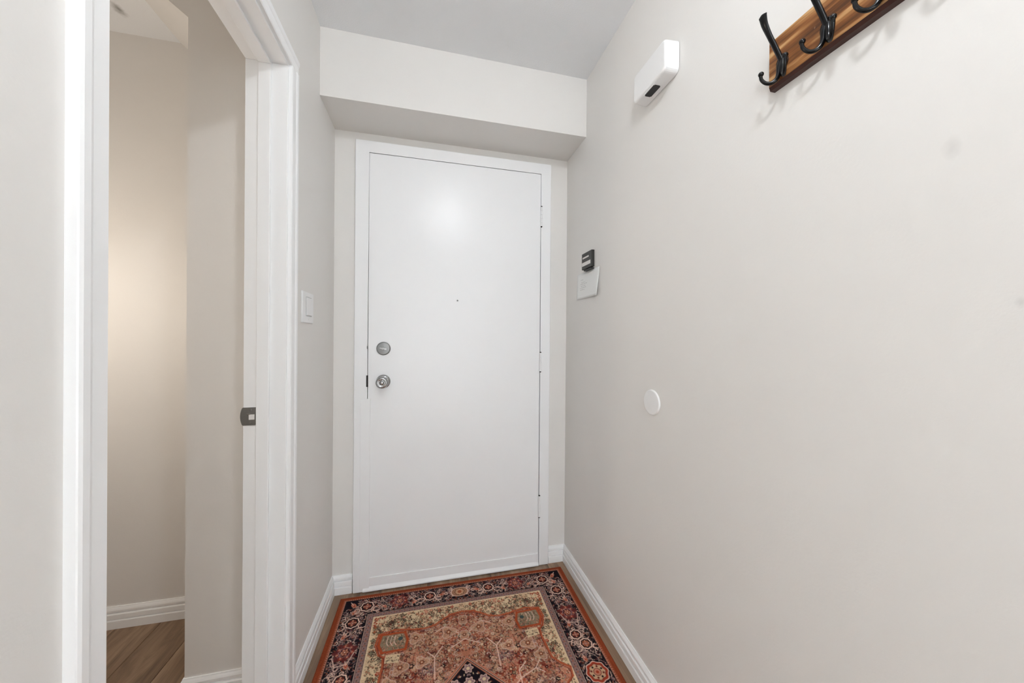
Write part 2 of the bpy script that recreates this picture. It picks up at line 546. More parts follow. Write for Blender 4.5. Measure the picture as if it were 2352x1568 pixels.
# strike plate with curved lip and latch hole
sp = empty('strike_plate', (XI + 0.016, OY1, 0.935), trim)
sp['label'] = 'grey metal strike plate on the jamb'
zt, zb = 0.962, 0.9085
bm = bmesh.new()
n = 7
lip = []
for k in range(n + 1):                       # lip bows out past the jamb edge
    a = -1 + 2 * k / n
    lip.append((XI - 0.0025 - 0.0045 * (1 - a * a), zb + 0.003 + (zt - zb - 0.006) * k / n))
poly = [(SX0 - 0.001, zt), (XI, zt)] + lip[::-1] + [(XI, zb), (SX0 - 0.004, zb), (SX0 - 0.001, zb + 0.004)]
prism(bm, poly, 1, OY1 - 0.0022, OY1 + 0.0002)
mesh_obj('plate', bm, 'satin', sp)
bxo('latch_hole', (XI + 0.0155, XI + 0.0305, OY1 - 0.0028, OY1 - 0.0018, 0.9255, 0.941), 'whitestrip', sp, 0.0006)
bxo('latch_lip', (XI + 0.0105, XI + 0.0205, OY1 - 0.0042, OY1 - 0.002, 0.9405, 0.9435), 'chrome', sp, 0.0008)
for zz in (0.9155, 0.9545):
    bm = bmesh.new(); lathe(bm, [(0.0036, 0), (0.0036, 0.0008), (0.0022, 0.0012), (0, 0.0012)], (XI + 0.020, OY1 - 0.002, zz), (0, -1, 0), 16)
    mesh_obj('screw', bm, 'satin', sp)

# ================================================================== entrance door
door = struct(empty('door_1', ((FX0 + FX1) / 2, D, 0)), 'white painted flush entrance door with knob, deadbolt and peephole')
LX0, LX1, LZ = -0.2702, 0.5650, 2.0325
YF = D - 0.020                        # front of the frame
YL = D - 0.015                        # front of the leaf
fr = empty('door_frame', ((FX0 + FX1) / 2, D, 0), door)
G = 0.0026
bm = bmesh.new()
prism(bm, [(FX0, 0), (LX0 - G, 0), (LX0 - G, LZ + G), (LX1 + G, LZ + G), (LX1 + G, 0), (FX1, 0), (FX1, FZ), (FX0, FZ)], 1, YF, D + 0.05)
mesh_obj('frame_moulding', bm, 'door', fr, 0.0035, 3)
bxo('frame_stop', (LX0 - G, LX1 + G, D + 0.03, D + 0.05, 0, LZ + G), 'door', fr)
leaf = bxo('door_leaf', (LX0, LX1, YL, D + 0.029, 0.012, LZ), 'door', door, 0.002, 2, origin=((LX0 + LX1) / 2, YL, 0.012))
# edge guard covering the lower part of the latch-side gap
bxo('edge_guard', (-0.3005, -0.2585, YF - 0.0022, YL + 0.002, 0.014, 0.893), 'door', leaf, 0.0009)
# sweep at the bottom edge: strip and bright lip
bxo('door_sweep', (-0.2585, LX1 - 0.001, YL - 0.004, YL + 0.001, 0.018, 0.062), 'door', leaf, 0.001)
bm = bmesh.new()
prism(bm, [(YL - 0.004, 0.022), (YL - 0.0135, 0.010), (YL - 0.0135, 0.0045), (YL - 0.004, 0.0045), (YL + 0.001, 0.010), (YL + 0.001, 0.022)], 0, -0.285, LX1 - 0.001)
mesh_obj('sweep_lip', bm, 'trim', leaf)
# knob
kn = (-0.202, YL, 0.972)
bm = bmesh.new()
lathe(bm, [(0.032, 0), (0.032, 0.003), (0.030, 0.006), (0.020, 0.009), (0.0115, 0.012), (0.0105, 0.026), (0.013, 0.031), (0.021, 0.035),
           (0.0262, 0.041), (0.0278, 0.048), (0.0268, 0.056), (0.0225, 0.0615), (0.0165, 0.0635), (0.0150, 0.0615), (0.0095, 0.0605), (0.0085, 0.064), (0.0062, 0.0655), (0, 0.0655)],
      kn, (0, -1, 0), 48)
o = mesh_obj('door_knob', bm, 'chrome', leaf, smooth=True); o['label'] = 'polished steel door knob'
# deadbolt
db = (-0.202, YL, 1.126)
bm = bmesh.new()
lathe(bm, [(0.0312, 0), (0.0312, 0.004), (0.0300, 0.0075), (0.0270, 0.0092), (0.0105, 0.0102), (0, 0.0102)], db, (0, -1, 0), 48)
o = mesh_obj('deadbolt_rose', bm, 'satin', leaf); o['label'] = 'round grey deadbolt plate'
bm = bmesh.new()
lathe(bm, [(0.0072, 0.0098), (0.0068, 0.016), (0.0045, 0.018), (0, 0.018)], db, (0, -1, 0), 24)
b2 = box(bm, db[0] - 0.0155, db[0] + 0.0155, db[1] - 0.0225, db[1] - 0.0145, db[2] - 0.0038, db[2] + 0.0038)
bmesh.ops.rotate(bm, verts=b2, cent=db, matrix=Matrix.Rotation(math.radians(10), 3, 'Y'))
mesh_obj('thumb_turn', bm, 'chrome', leaf, 0.0)
# peephole
bm = bmesh.new()
lathe(bm, [(0.0075, 0), (0.0075, 0.0012), (0.0062, 0.002), (0.0046, 0.0018), (0.0042, 0.0006), (0, 0.0006)], (0.139, YL, 1.362), (0, -1, 0), 28)
pe = mesh_obj('peephole_ring', bm, 'door', leaf)
bm = bmesh.new()
lathe(bm, [(0.0040, 0.0004), (0.0034, 0.0015), (0.0018, 0.0023), (0, 0.0026)], (0.139, YL, 1.362), (0, -1, 0), 20)
mesh_obj('peephole_lens', bm, 'satin', leaf, smooth=True)
# latch bolts seen in the gap
bxo('latch_bolt', (LX0 - 0.0062, LX0 + 0.001, YF - 0.0006, YL + 0.012, 0.9485, 1.0015), 'rubber', leaf, 0.0006)
bxo('deadbolt_tip', (LX0 - 0.0045, LX0 + 0.0005, YF - 0.0004, YL + 0.012, 1.124, 1.137), 'satin', leaf, 0.0004)
# three painted hinges
for za, zb in ((1.7605, 1.8605), (1.0095, 1.1055), (0.2545, 0.3625)):
    hx, hy = LX1 + G / 2 + 0.0006, YF - 0.0015
    h = empty('hinge', (hx, hy, (za + zb) / 2), door)
    nseg = 5
    hh = (zb - za) / nseg
    for k in range(nseg):
        bm = bmesh.new()
        z0 = za + k * hh
        lathe(bm, [(0.0048, 0.0004), (0.0052, 0.0012), (0.0052, hh - 0.0012), (0.0048, hh - 0.0004)], (hx, hy, z0), (0, 0, 1), 18)
        mesh_obj('knuckle', bm, 'door', h)
    for zz, dz in ((zb, 1), (za, -1)):
        bm = bmesh.new()
        lathe(bm, [(0.0036, 0), (0.0046, 0.0012), (0.0044, 0.0035), (0.0022, 0.0052), (0, 0.0055)], (hx, hy, zz), (0, 0, dz), 16)
        mesh_obj('pin_end', bm, 'rubber', h)
    bxo('leaf_plate', (LX1 - 0.004, LX1 + G + 0.002, YL - 0.0012, YL + 0.003, za + 0.002, zb - 0.002), 'door', h)

# ================================================================== things on the walls
# light switch on the left wall
sw = tag(empty('light_switch', (XL, 1.3625, 1.278)), 'white rocker light switch on the wall between doorway and corner', 'switch')
bm = bmesh.new()
SY0, SY1, SZ0, SZ1 = 1.312, 1.424, 1.224, 1.333
prism(bm, [(SY0, SZ0), (SY1, SZ0), (SY1, SZ1), (SY0, SZ1)], 0, XL, XL + 0.0035)
prism(bm, [(SY0 + .001, SZ0 + .001), (SY1 - .001, SZ0 + .001), (SY1 - .001, SZ1 - .001), (SY0 + .001, SZ1 - .001)], 0, XL + 0.0033, XL + 0.0062)
mesh_obj('wall_plate', bm, 'plastic', sw, 0.0006)
bm = bmesh.new()
prism(bm, [(XL + 0.006, 1.250), (XL + 0.0072, 1.250), (XL + 0.0102, 1.252), (XL + 0.0074, 1.282), (XL + 0.0085, 1.3115), (XL + 0.0072, 1.3135), (XL + 0.006, 1.3135)], 1, 1.345, 1.399)
mesh_obj('rocker', bm, 'plastic', sw)
bxo('rocker_gap', (XL + 0.0058, XL + 0.0066, 1.3432, 1.4008, 1.2478, 1.3155), 'ink', sw)
for zz in (1.238, 1.322):
    bm = bmesh.new(); lathe(bm, [(0.0028, 0), (0.0028, 0.0006), (0, 0.001)], (XL + 0.0061, 1.371, zz), (1, 0, 0), 14)
    mesh_obj('screw', bm, 'plastic', sw)

# white box high on the right wall
rb = tag(empty('wall_chime_box', (XR, 0.965, 1.966)), 'rounded white plastic box high on the right wall with small black window', 'chime box')
bm = bmesh.new()
BY0, BY1, BZ0, BZ1, BD = 0.884, 1.049, 1.966, 2.062, 0.047
vs = box(bm, XR - BD, XR - 0.002, BY0, BY1, BZ0, BZ1)
for v in vs:                                     # slight draft towards the front
    if v.co.x > XR - 0.01:
        v.co.y += 0.0035 * (1 if v.co.y > 0.96 else -1) * -1 + 0.006 * (1 if v.co.y > 0.96 else -1)
        v.co.z += 0.002 * (1 if v.co.z > 2.0 else -1)
side_e = [e for e in bm.edges if abs(e.verts[0].co.x - e.verts[1].co.x) > 0.02]
bmesh.ops.bevel(bm, geom=side_e, offset=0.017, segments=6, profile=0.5, affect='EDGES')
front_e = [e for e in bm.edges if all(v.co.x < XR - BD + 0.004 for v in e.verts)]
bmesh.ops.bevel(bm, geom=front_e, offset=0.0085, segments=4, profile=0.5, affect='EDGES')
mesh_obj('cover', bm, 'plastic', rb, smooth=False)
bxo('back_plate', (XR - 0.0025, XR, BY0 + 0.006, BY1 - 0.006, BZ0 + 0.004, BZ1 - 0.004), 'whitestrip', rb)
win = bxo('window_rim', (XR - 0.0425, XR - 0.0145, 0.9405, 0.9985, BZ0 - 0.0016, BZ0 + 0.002), 'plastic', rb, 0.0012)
bm = bmesh.new()
vs = box(bm, XR - 0.0405, XR - 0.0165, 0.9435, 0.9950, BZ0 - 0.0024, BZ0 + 0.001)
ve = [e for e in bm.edges if abs(e.verts[0].co.z - e.verts[1].co.z) > 0.002]
bmesh.ops.bevel(bm, geom=ve, offset=0.003, segments=3, affect='EDGES')
mesh_obj('dark_window', bm, 'blackplastic', win)

# black panel with white strips
bp_ = tag(empty('wall_panel', (XR, 1.46, 1.50)), 'small black panel with two white strips on the right wall above the note', 'wall panel')
PX = XR - 0.0145
bxo('body', (PX, XR, 1.412, 1.512, 1.501, 1.575), 'blackbody', bp_, 0.0012)
bxo('white_strip', (PX - 0.0008, PX + 0.0005, 1.440, 1.502, 1.5495, 1.5565), 'whitestrip', bp_)
bxo('white_strip', (PX - 0.0008, PX + 0.0005, 1.4225, 1.508, 1.516, 1.5325), 'whitestrip', bp_)
bxo('black_bar', (PX - 0.001, XR, 1.412, 1.488, 1.4915, 1.4958), 'blackplastic', bp_, 0.0008)  # thin black bar just under the panel body
bxo('bar_arm', (XR - 0.006, XR, 1.43, 1.47, 1.494, 1.503), 'blackplastic', bp_)

# paper note, curling off the wall at its lower near corner
bm = bmesh.new()
NU, NV = 14, 10
grid = []
for i in range(NU + 1):
    r = []
    for j in range(NV + 1):
        u, v = i / NU, j / NV                    # u: 0 far edge .. 1 near edge, v: 0 top .. 1 bottom
        yy = 1.592 - 0.228 * u
        zz = 1.4915 - 0.121 * v - 0.004 * u * v
        off = 0.0008 + 0.011 * (max(0, u - 0.35) / 0.65) ** 2 * v ** 1.3 + 0.0035 * v * v
        r.append(bm.verts.new((XR - off, yy, zz)))
    grid.append(r)
for i in range(NU):
    for j in range(NV):
        bm.faces.new((grid[i][j], grid[i + 1][j], grid[i + 1][j + 1], grid[i][j + 1]))
note = mesh_obj('paper_note', bm, 'paper', None, smooth=True, origin=(XR, 1.478, 1.37))
md = note.modifiers.new('thickness', 'SOLIDIFY'); md.thickness = 0.0004; md.offset = 1
tag(note, 'white paper note curling off the wall below the black panel', 'paper note')
rn = random.Random(3)
for zz, yy, n in ((1.459, 1.548, 2), (1.446, 1.542, 3), (1.4385, 1.552, 4), (1.4295, 1.545, 3), (1.421, 1.556, 4), (1.412, 1.55, 3)):
    bm = bmesh.new()
    y = yy
    for k in range(n):
        ln = rn.uniform(0.008, 0.016)
        v = (1.4915 - zz) / 0.121
        u = (1.592 - (y - ln / 2)) / 0.228
        off = 0.0008 + 0.011 * (max(0, u - 0.35) / 0.65) ** 2 * v ** 1.3 + 0.0035 * v * v + 0.0006
        box(bm, XR - off - 0.0002, XR - off, y - ln, y, zz, zz + rn.uniform(0.0012, 0.002))
        y -= ln + 0.004
    mesh_obj('handwriting', bm, 'ink', note)

# round blank cover
bm = bmesh.new()
lathe(bm, [(0.0405, 0), (0.0415, 0.0012), (0.0412, 0.0034), (0.0392, 0.0052), (0.0365, 0.0058), (0, 0.0060)], (XR, 0.9955, 0.969), (-1, 0, 0), 64)
cp = mesh_obj('wall_cover_disc', bm, 'cap', origin=(XR, 0.9955, 0.969))
tag(cp, 'round white blank cover plate low on the right wall', 'cover plate')

# coat rack: burnt pine board with five triple hooks
BXF = XR - 0.018
rack = tag(empty('coat_rack', (XR, 0.395, 1.70)), 'burnt-wood coat rack with black triple hooks, top right corner', 'coat rack')
bm = bmesh.new()
RY0, RY1, RZ0, RZ1 = 0.205, 0.5895, 1.7005, 1.8045
c = 0.0055
a = [(XR, RY0, RZ0), (XR, RY1, RZ0), (XR, RY1, RZ1), (XR, RY0, RZ1)]
m = [(BXF + c, RY0, RZ0 - 0.000), (BXF + c, RY1, RZ0), (BXF + c, RY1, RZ1), (BXF + c, RY0, RZ1)]
f = [(BXF, RY0 + c, RZ0 + c), (BXF, RY1 - c * 0.35, RZ0 + c), (BXF, RY1 - c * 0.35, RZ1 - c), (BXF, RY0 + c, RZ1 - c)]
A = [bm.verts.new(q) for q in a]; B = [bm.verts.new(q) for q in m]; F = [bm.verts.new(q) for q in f]
bm.faces.new(A); bm.faces.new(F[::-1])
for P, Q in ((A, B), (B, F)):
    for i in range(4):
        j = (i + 1) % 4
        bm.faces.new((P[i], P[j], Q[j], Q[i]))
board = mesh_obj('board', bm, 'pine', rack)
board.data.materials.append(MAT['pine_shade'])
for p in board.data.polygons:
    if p.normal.z < -0.5:  # faces turned down get the shaded colour
        p.material_index = 1

def make_hook():
    """built at its own origin: board face at x = 0, out of the wall is -x"""
    h = empty('hook', (0, 0, 0))
    bm = bmesh.new()
    lathe(bm, [(0.0120, 0), (0.0120, 0.0022), (0.0105, 0.0040), (0, 0.0046)], (0, 0, -0.006), (-1, 0, 0), 28)
    for v in bm.verts:
        v.co.z = -0.006 + (v.co.z + 0.006) * 1.5
    mesh_obj('mounting_plate', bm, 'blackmetal', h, smooth=False)
    # hat prong
    pts = catmull([(-0.002, 0, -0.004), (-0.0095, 0, 0.008), (-0.022, 0, 0.025), (-0.036, 0, 0.044), (-0.046, 0, 0.060), (-0.0505, 0, 0.0735), (-0.0515, 0, 0.0795)], 6)
    n = len(pts)
    wid = [0.0050 + 0.0005 * (i / n) + 0.0042 * max(0, (i / n - 0.45) / 0.55) ** 1.2 for i in range(n)]
    wid[-1] = 0.0035; wid[-2] = 0.0062; wid[-3] = 0.0080
    thk = [0.0044 - 0.0018 * (i / n) for i in range(n)]
    bm = bmesh.new(); sweep(bm, pts, wid, thk, (0, 1, 0), 14)
    mesh_obj('hat_prong', bm, 'blackmetal', h, smooth=True)
    # two lower hooks, splayed to both sides, each ending in a ball
    for s in (1, -1):
        d = np.array([-0.7071, 0.7071 * s, 0])
        prof = [(0.003, 0.000), (0.0055, -0.012), (0.0065, -0.026), (0.0105, -0.036), (0.0185, -0.0405), (0.0275, -0.0375), (0.0345, -0.0285), (0.0362, -0.0200), (0.0358, -0.0160)]
        pts = catmull([tuple(d * r + np.array([0, 0, z])) for r, z in prof], 5)
        n = len(pts)
        rad = [0.0052 - 0.0019 * min(1, i / n * 1.6) for i in range(n)]
        bm = bmesh.new(); sweep(bm, pts, rad, rad, (0.7071, 0.7071 * s, 0.0), 12)
        pr = mesh_obj('coat_prong', bm, 'blackmetal', h, smooth=True)
        bm = bmesh.new()
        tip = pts[-1]
        bmesh.ops.create_uvsphere(bm, u_segments=18, v_segments=12, radius=0.0052, matrix=Matrix.Translation(tip))
        mesh_obj('ball_end', bm, 'blackmetal', pr, smooth=True)
    return h
proto = make_hook()
hook_y = [0.559 - 0.0822 * k for k in range(5)]
hooks = [proto]
for k in range(1, 5):
    r = proto.copy(); COL.objects.link(r)
    for ch in list(proto.children):
        cc = ch.copy(); COL.objects.link(cc); cc.parent = r
        for g in ch.children:
            dd = g.copy(); COL.objects.link(dd); dd.parent = cc
    hooks.append(r)
for h, y in zip(hooks, hook_y):
    h.parent = rack
    h.location = Vector((BXF, y, 1.7435)) - Vector(rack.location)

# ================================================================== ceiling lamps
def ceiling_lamp(x, y, glass, label):
    t = tag(empty('ceiling_lamp', (x, y, ZC)), label, 'lamp')
    bm = bmesh.new()
    lathe(bm, [(0.070, 0), (0.072, -0.004), (0.072, -0.016), (0.052, -0.022), (0.0, -0.022)], (x, y, ZC), (0, 0, 1), 48)
    mesh_obj('base_ring', bm, 'plastic', t)
    bm = bmesh.new()
    lathe(bm, [(0.040, -0.022), (0.050, -0.034), (0.055, -0.050), (0.053, -0.066), (0.044, -0.082), (0.028, -0.093), (0.012, -0.0975), (0, -0.098)], (x, y, ZC), (0, 0, 1), 48)
    mesh_obj('glass_dome', bm, glass, t, smooth=True)
    return t
ceiling_lamp(0.18, 0.10, 'lamp_near', 'round white glass dome lamp on the hall ceiling above the viewer')
# wall sconce added out of view to brighten the side room
sc_ = tag(empty('added_sconce', (XROOM, 1.12, 1.36)), 'added white glass globe wall sconce, unseen, lighting the side room', 'lamp')
bm = bmesh.new(); lathe(bm, [(0.055, 0), (0.055, 0.008), (0.045, 0.016), (0.014, 0.02), (0.012, 0.06), (0.03, 0.068), (0, 0.068)], (XROOM, 1.12, 1.36), (1, 0, 0), 32)
mesh_obj('bracket', bm, 'satin', sc_)
bm = bmesh.new(); bmesh.ops.create_uvsphere(bm, u_segments=28, v_segments=16, radius=0.065, matrix=Matrix.Translation((XROOM + 0.128, 1.12, 1.36)))
mesh_obj('glass_globe', bm, 'room_fill', sc_, smooth=True)

# ================================================================== rug
RW, RLEN, RT = 1.043, 1.60, 0.008
def rug_pattern(nx, ny):
    """colour of every rug vertex (linear rgb): woven medallion design, drawn for one quarter and mirrored"""
    hu = np.linspace(-RW / 2, RW / 2, nx)
    hv = np.linspace(0, RLEN, ny)
    step = RW / (nx - 1)
    nh = nx // 2 + 1
    nv = ny // 2 + 1
    U = np.abs(hu[nx - nh:])[None, :].repeat(nv, 0)          # 0 centre .. half width
    V = hv[:nv][:, None].repeat(nh, 1)                       # 0 end .. half length
    img = np.zeros((nv, nh, 3))
    A = RW / 2 - U                                           # distance to the side edge
    Dm = np.minimum(A, V * 1.12)                             # frame distance
    rs = np.random.RandomState(11)
    def S(r, g, b): return np.array(srgb(r, g, b)[:3])
    NAVY, BLACKB, CREAM, SALMON = S(24, 17, 24), S(34, 22, 22), S(216, 190, 158), S(182, 118, 94)
    RED, DRED, MAUVE, RUST = S(152, 58, 38), S(98, 36, 32), S(140, 112, 110), S(146, 80, 54)
    GREEN, BROWN, LINE, ORANGE = S(118, 110, 88), S(108, 80, 64), S(216, 182, 164), S(132, 60, 34)
    SAND, DK = S(206, 180, 146), S(52, 38, 34)
    TAN = S(184, 142, 114)
    def noise2(cells, seed):
        r = np.random.RandomState(seed)
        g = r.rand(cells + 2, cells + 2)
        yy = np.clip(V / (RLEN / 2), 0, 1) * cells; xx = np.clip(U / (RW / 2), 0, 1) * cells
        iy = np.minimum(yy.astype(int), cells); ix = np.minimum(xx.astype(int), cells)
        fy = yy - iy; fx = xx - ix
        fy = fy * fy * (3 - 2 * fy); fx = fx * fx * (3 - 2 * fx)
        return (g[iy, ix] * (1 - fx) + g[iy, ix + 1] * fx) * (1 - fy) + (g[iy + 1, ix] * (1 - fx) + g[iy + 1, ix + 1] * fx) * fy
    def put(mask, col, a=1.0):
        m = (np.clip(mask, 0, 1) * a)[..., None]
        img[:] = img * (1 - m) + np.asarray(col) * m
    def soft(d, w=None):                                     # 1 inside (d<0)
        w = w or step * 0.7
        return np.clip(0.5 - d / (2 * w), 0, 1)
    def win(u, v, r):
        i0 = max(0, int((v - r) / (hv[1] - hv[0])) - 1); i1 = min(nv, int((v + r) / (hv[1] - hv[0])) + 3)
        us = U[0]
        j = np.where((us > u - r - step) & (us < u + r + step))[0]
        if i1 <= i0 or len(j) == 0: return None
        return slice(i0, i1), slice(j[0], j[-1] + 1)
    def putw(w, mask, col, a=1.0):
        sub = img[w]
        m = (np.clip(mask, 0, 1) * a)[..., None]
        img[w] = sub * (1 - m) + np.asarray(col) * m
    def ell(u, v, a, b, ang, col, al=1.0):
        w = win(u, v, max(a, b) + 0.004)
        if w is None: return
        du, dv = U[w] - u, V[w] - v
        c, s = math.cos(ang), math.sin(ang)
        x, y = (du * c + dv * s) / a, (-du * s + dv * c) / b
        r = np.hypot(x, y)
        putw(w, soft((r - 1) * min(a, b)), col, al)
    def ring(u, v, r, t, col, npet=0, amp=0.0, ph=0.0):
        w = win(u, v, r * (1 + amp) + t + 0.004)
        if w is None: return
        du, dv = U[w] - u, V[w] - v
        th = np.arctan2(dv, du); rr = r * (1 + amp * np.cos(npet * th + ph))
        putw(w, soft(np.abs(np.hypot(du, dv) - rr) - t), col)
    def blob(u, v, r, col, npet=0, amp=0.0, ph=0.0, al=1.0):
        w = win(u, v, r * (1 + amp) + 0.004)
        if w is None: return
        du, dv = U[w] - u, V[w] - v
        th = np.arctan2(dv, du); rr = r * (1 + amp * np.cos(npet * th + ph))
        putw(w, soft(np.hypot(du, dv) - rr), col, al)
    def stroke(pts, t, col, al=1.0):
        for (a, b) in zip(pts[:-1], pts[1:]):
            a = np.array(a); b = np.array(b)
            cu, cv = (a + b) / 2
            w = win(cu, cv, np.hypot(*(b - a)) / 2 + t + 0.004)
            if w is None: continue
            du, dv = U[w] - a[0], V[w] - a[1]
            e = b - a; L = e @ e + 1e-12
            q = np.clip((du * e[0] + dv * e[1]) / L, 0, 1)
            d = np.hypot(du - q * e[0], dv - q * e[1])
            putw(w, soft(d - t), col, al)
    def inside(poly):
        m = np.zeros(U.shape, bool)
        n = len(poly)
        for i in range(n):
            (x0, y0), (x1, y1) = poly[i], poly[(i + 1) % n]
            if y0 == y1: continue
            c = ((y0 > V) != (y1 > V)) & (U < (x1 - x0) * (V - y0) / (y1 - y0) + x0)
            m ^= c
        return m
    def scroll(u, v, r, ang, turn, t, col):
        pts = []
        for k in range(9):
            q = k / 8
            th = ang + turn * q * 4.2
            rr = r * (1 - 0.72 * q)
            pts.append((u + rr * math.cos(th), v + rr * math.sin(th)))
        stroke(pts, t, col)
    # ---------------- frame bands
    put(soft(-(Dm - 0.0)), ORANGE)
    img[:] = ORANGE
    put(soft(-(Dm - 0.0185)), RUST); put(soft(-(Dm - 0.0225)), SALMON); put(soft(-(Dm - 0.0275)), BROWN)
    put(soft(-(Dm - 0.0295)), NAVY)
    # little teeth on the outer stripe
    t = np.where(A < V * 1.12, V, U)
    put(((np.sin(t * 2 * math.pi / 0.0085) > 0.25) & (np.abs(Dm - 0.0235) < 0.0026)).astype(float), DRED, 0.8)
    put(((np.sin(t * 2 * math.pi / 0.006) > 0.4) & (np.abs(Dm - 0.0125) < 0.002)).astype(float), DRED, 0.35)
    # ---------------- field
    FI = 0.162
    put(soft(-(Dm - 0.1335)), LINE); put(soft(-(Dm - 0.1352)), BLACKB); put(soft(-(Dm - 0.1372)), MAUVE * 0.75 + BROWN * 0.25)
    put(soft(-(Dm - 0.1575)), DK); put(soft(-(Dm - 0.1590)), CREAM); put(soft(-(Dm - FI)), SAND)
    gm = (np.abs(Dm - 0.1475) < 0.0085)
    put((gm & (np.sin(t * 2 * math.pi / 0.021) * np.cos((Dm - 0.1475) * 300) > 0.45)).astype(float), RUST, 0.65)
    put((gm & (np.sin(t * 2 * math.pi / 0.021 + 2.4) * np.cos((Dm - 0.1475) * 420) > 0.62)).astype(float), DK, 0.7)
    # cream corner pieces: sprigs and florets
    med = [(0, 0.190), (0.045, 0.196), (0.075, 0.212), (0.112, 0.238), (0.150, 0.246), (0.190, 0.243), (0.212, 0.238), (0.268, 0.228), (0.326, 0.240),
           (0.333, 0.285), (0.316, 0.333), (0.300, 0.345), (0.296, 0.372), (0.300, 0.425), (0.306, 0.478), (0.330, 0.506), (0.357, 0.527),
           (0.352, 0.560), (0.322, 0.585), (0.318, 0.640), (0.350, 0.700), (0.36, 0.80), (0, 0.80)]
    mm = inside(med)
    def fld(u, v):
        a = RW / 2 - u
        return min(a, v * 1.12)
    leafc = [DK, DK, GREEN * 0.7, BROWN, S(96, 84, 58), DRED, RUST]
    put(((Dm > FI) & (noise2(34, 21) > 0.62)).astype(float), TAN, 0.35)
    for k in range(5200):
        u = rs.uniform(0, 0.38); v = rs.uniform(0.14, 0.8)
        if fld(u, v) < FI + 0.006: continue
        ell(u, v, rs.uniform(0.0022, 0.0048), rs.uniform(0.0013, 0.0022), rs.uniform(0, 3.1), leafc[rs.randint(len(leafc))], 0.9)
    for k in range(150):
        u = rs.uniform(0.0, 0.36); v = rs.uniform(0.15, 0.62)
        if fld(u, v) < FI + 0.014: continue
        a = rs.uniform(-2.4, -0.7); L = rs.uniform(0.018, 0.034)
        e = (u + L * math.cos(a), v + L * math.sin(a))
        if fld(*e) < FI + 0.004: continue
        stroke([(u, v), e], 0.0009, DK)
        for q in (0.35, 0.6, 0.85):
            for s in (-1, 1):
                b = (u + L * q * math.cos(a), v + L * q * math.sin(a))
                c2 = (b[0] + 0.010 * math.cos(a + s * 0.8), b[1] + 0.010 * math.sin(a + s * 0.8))
                stroke([b, c2], 0.0008, DK)
                blob(c2[0], c2[1], 0.0026, leafc[rs.randint(len(leafc))])
    for k in range(170):
        u = rs.uniform(0.0, 0.36); v = rs.uniform(0.15, 0.62)
        if fld(u, v) < FI + 0.008: continue
        blob(u, v, rs.uniform(0.004, 0.0065), [RED, RUST, SALMON, S(150, 130, 96)][rs.randint(4)], 5, 0.3, rs.uniform(0, 6))
        blob(u, v, 0.0016, CREAM)
    for q in range(5):
        blob(0.352 - 0.007 * (q % 2), 0.158 + 0.0075 * q, 0.0040, RED, 4, 0.3)
        blob(0.350 - 0.0085 * q, 0.153 + 0.004 * (q % 2), 0.0040, RED, 4, 0.3)
    for v0 in (0.200, 0.222, 0.262, 0.290, 0.318):
        blob(0.346, v0, 0.006, RUST if v0 < 0.25 else GREEN, 4, 0.3); ring(0.346, v0, 0.0075, 0.0009, DK, 4, .2)
    # ---------------- red field
    put(mm.astype(float), TAN * 0.55 + RUST * 0.45)
    n1, n2, n3 = noise2(9, 31), noise2(13, 32), noise2(22, 33)
    put(np.clip((n1 - 0.36) * 7, 0, 1) * mm, RED, 0.8)
    put(np.clip((n2 - 0.62) * 8, 0, 1) * mm, DRED, 0.75)
    put(np.clip((n3 - 0.66) * 9, 0, 1) * mm, SALMON, 0.8)
    put(np.clip((0.26 - n2) * 9, 0, 1) * mm, S(92, 80, 82), 0.75)
    palette = [SALMON, SALMON, CREAM * 0.85, DRED, DRED, DRED, RUST, NAVY, MAUVE, GREEN, DK, DK, TAN, TAN, TAN]
    def inm(u, v):
        i = min(nv - 1, max(0, int(v / (hv[1] - hv[0])))); j = min(nh - 1, max(0, int(u / step)))
        return mm[i, j]
    # tonal areas inside the red field (abrash)
    for (u, v, r, c, al) in ((0.05, 0.27, 0.07, SALMON, .55), (0.16, 0.33, 0.07, S(170, 120, 92), .55), (0.03, 0.36, 0.08, S(178, 128, 100), .6), (0.22, 0.45, 0.08, DRED, .5),
                             (0.13, 0.43, 0.05, MAUVE, .5), (0.27, 0.52, 0.05, RED, .6), (0.10, 0.24, 0.04, RUST, .6), (0.20, 0.28, .035, S(190, 150, 118), .5)):
        g = np.exp(-((U - u) ** 2 + (V - v) ** 2) / (r * 0.6) ** 2) * mm
        put(g, c, al)
    for k in range(7500):
        u = rs.uniform(0, 0.36); v = rs.uniform(0.19, 0.8)
        if not inm(u, v): continue
        ell(u, v, rs.uniform(0.002, 0.0055), rs.uniform(0.0012, 0.0024), rs.uniform(0, 3.1), palette[rs.randint(len(palette))], 0.85)
    for k in range(190):
        u = rs.uniform(0.01, 0.33); v = rs.uniform(0.21, 0.8)
        if not inm(u, v): continue
        r = rs.uniform(0.004, 0.009)
        blob(u, v, r, palette[rs.randint(len(palette))], 6, 0.22, rs.uniform(0, 6))
        ring(u, v, r, 0.0009, [TAN, DK, DK, DRED, LINE][rs.randint(5)], 6, 0.22)
        blob(u, v, r * 0.45, palette[rs.randint(len(palette))]); blob(u, v, r * 0.2, CREAM)
    for k in range(260):
        u = rs.uniform(0.01, 0.33); v = rs.uniform(0.22, 0.8)
        if not inm(u, v): continue
        scroll(u, v, rs.uniform(0.006, 0.014), rs.uniform(0, 6), rs.choice([-1, 1]), 0.0009, [LINE * .85, TAN, CREAM * .8, DK, DK][rs.randint(5)])
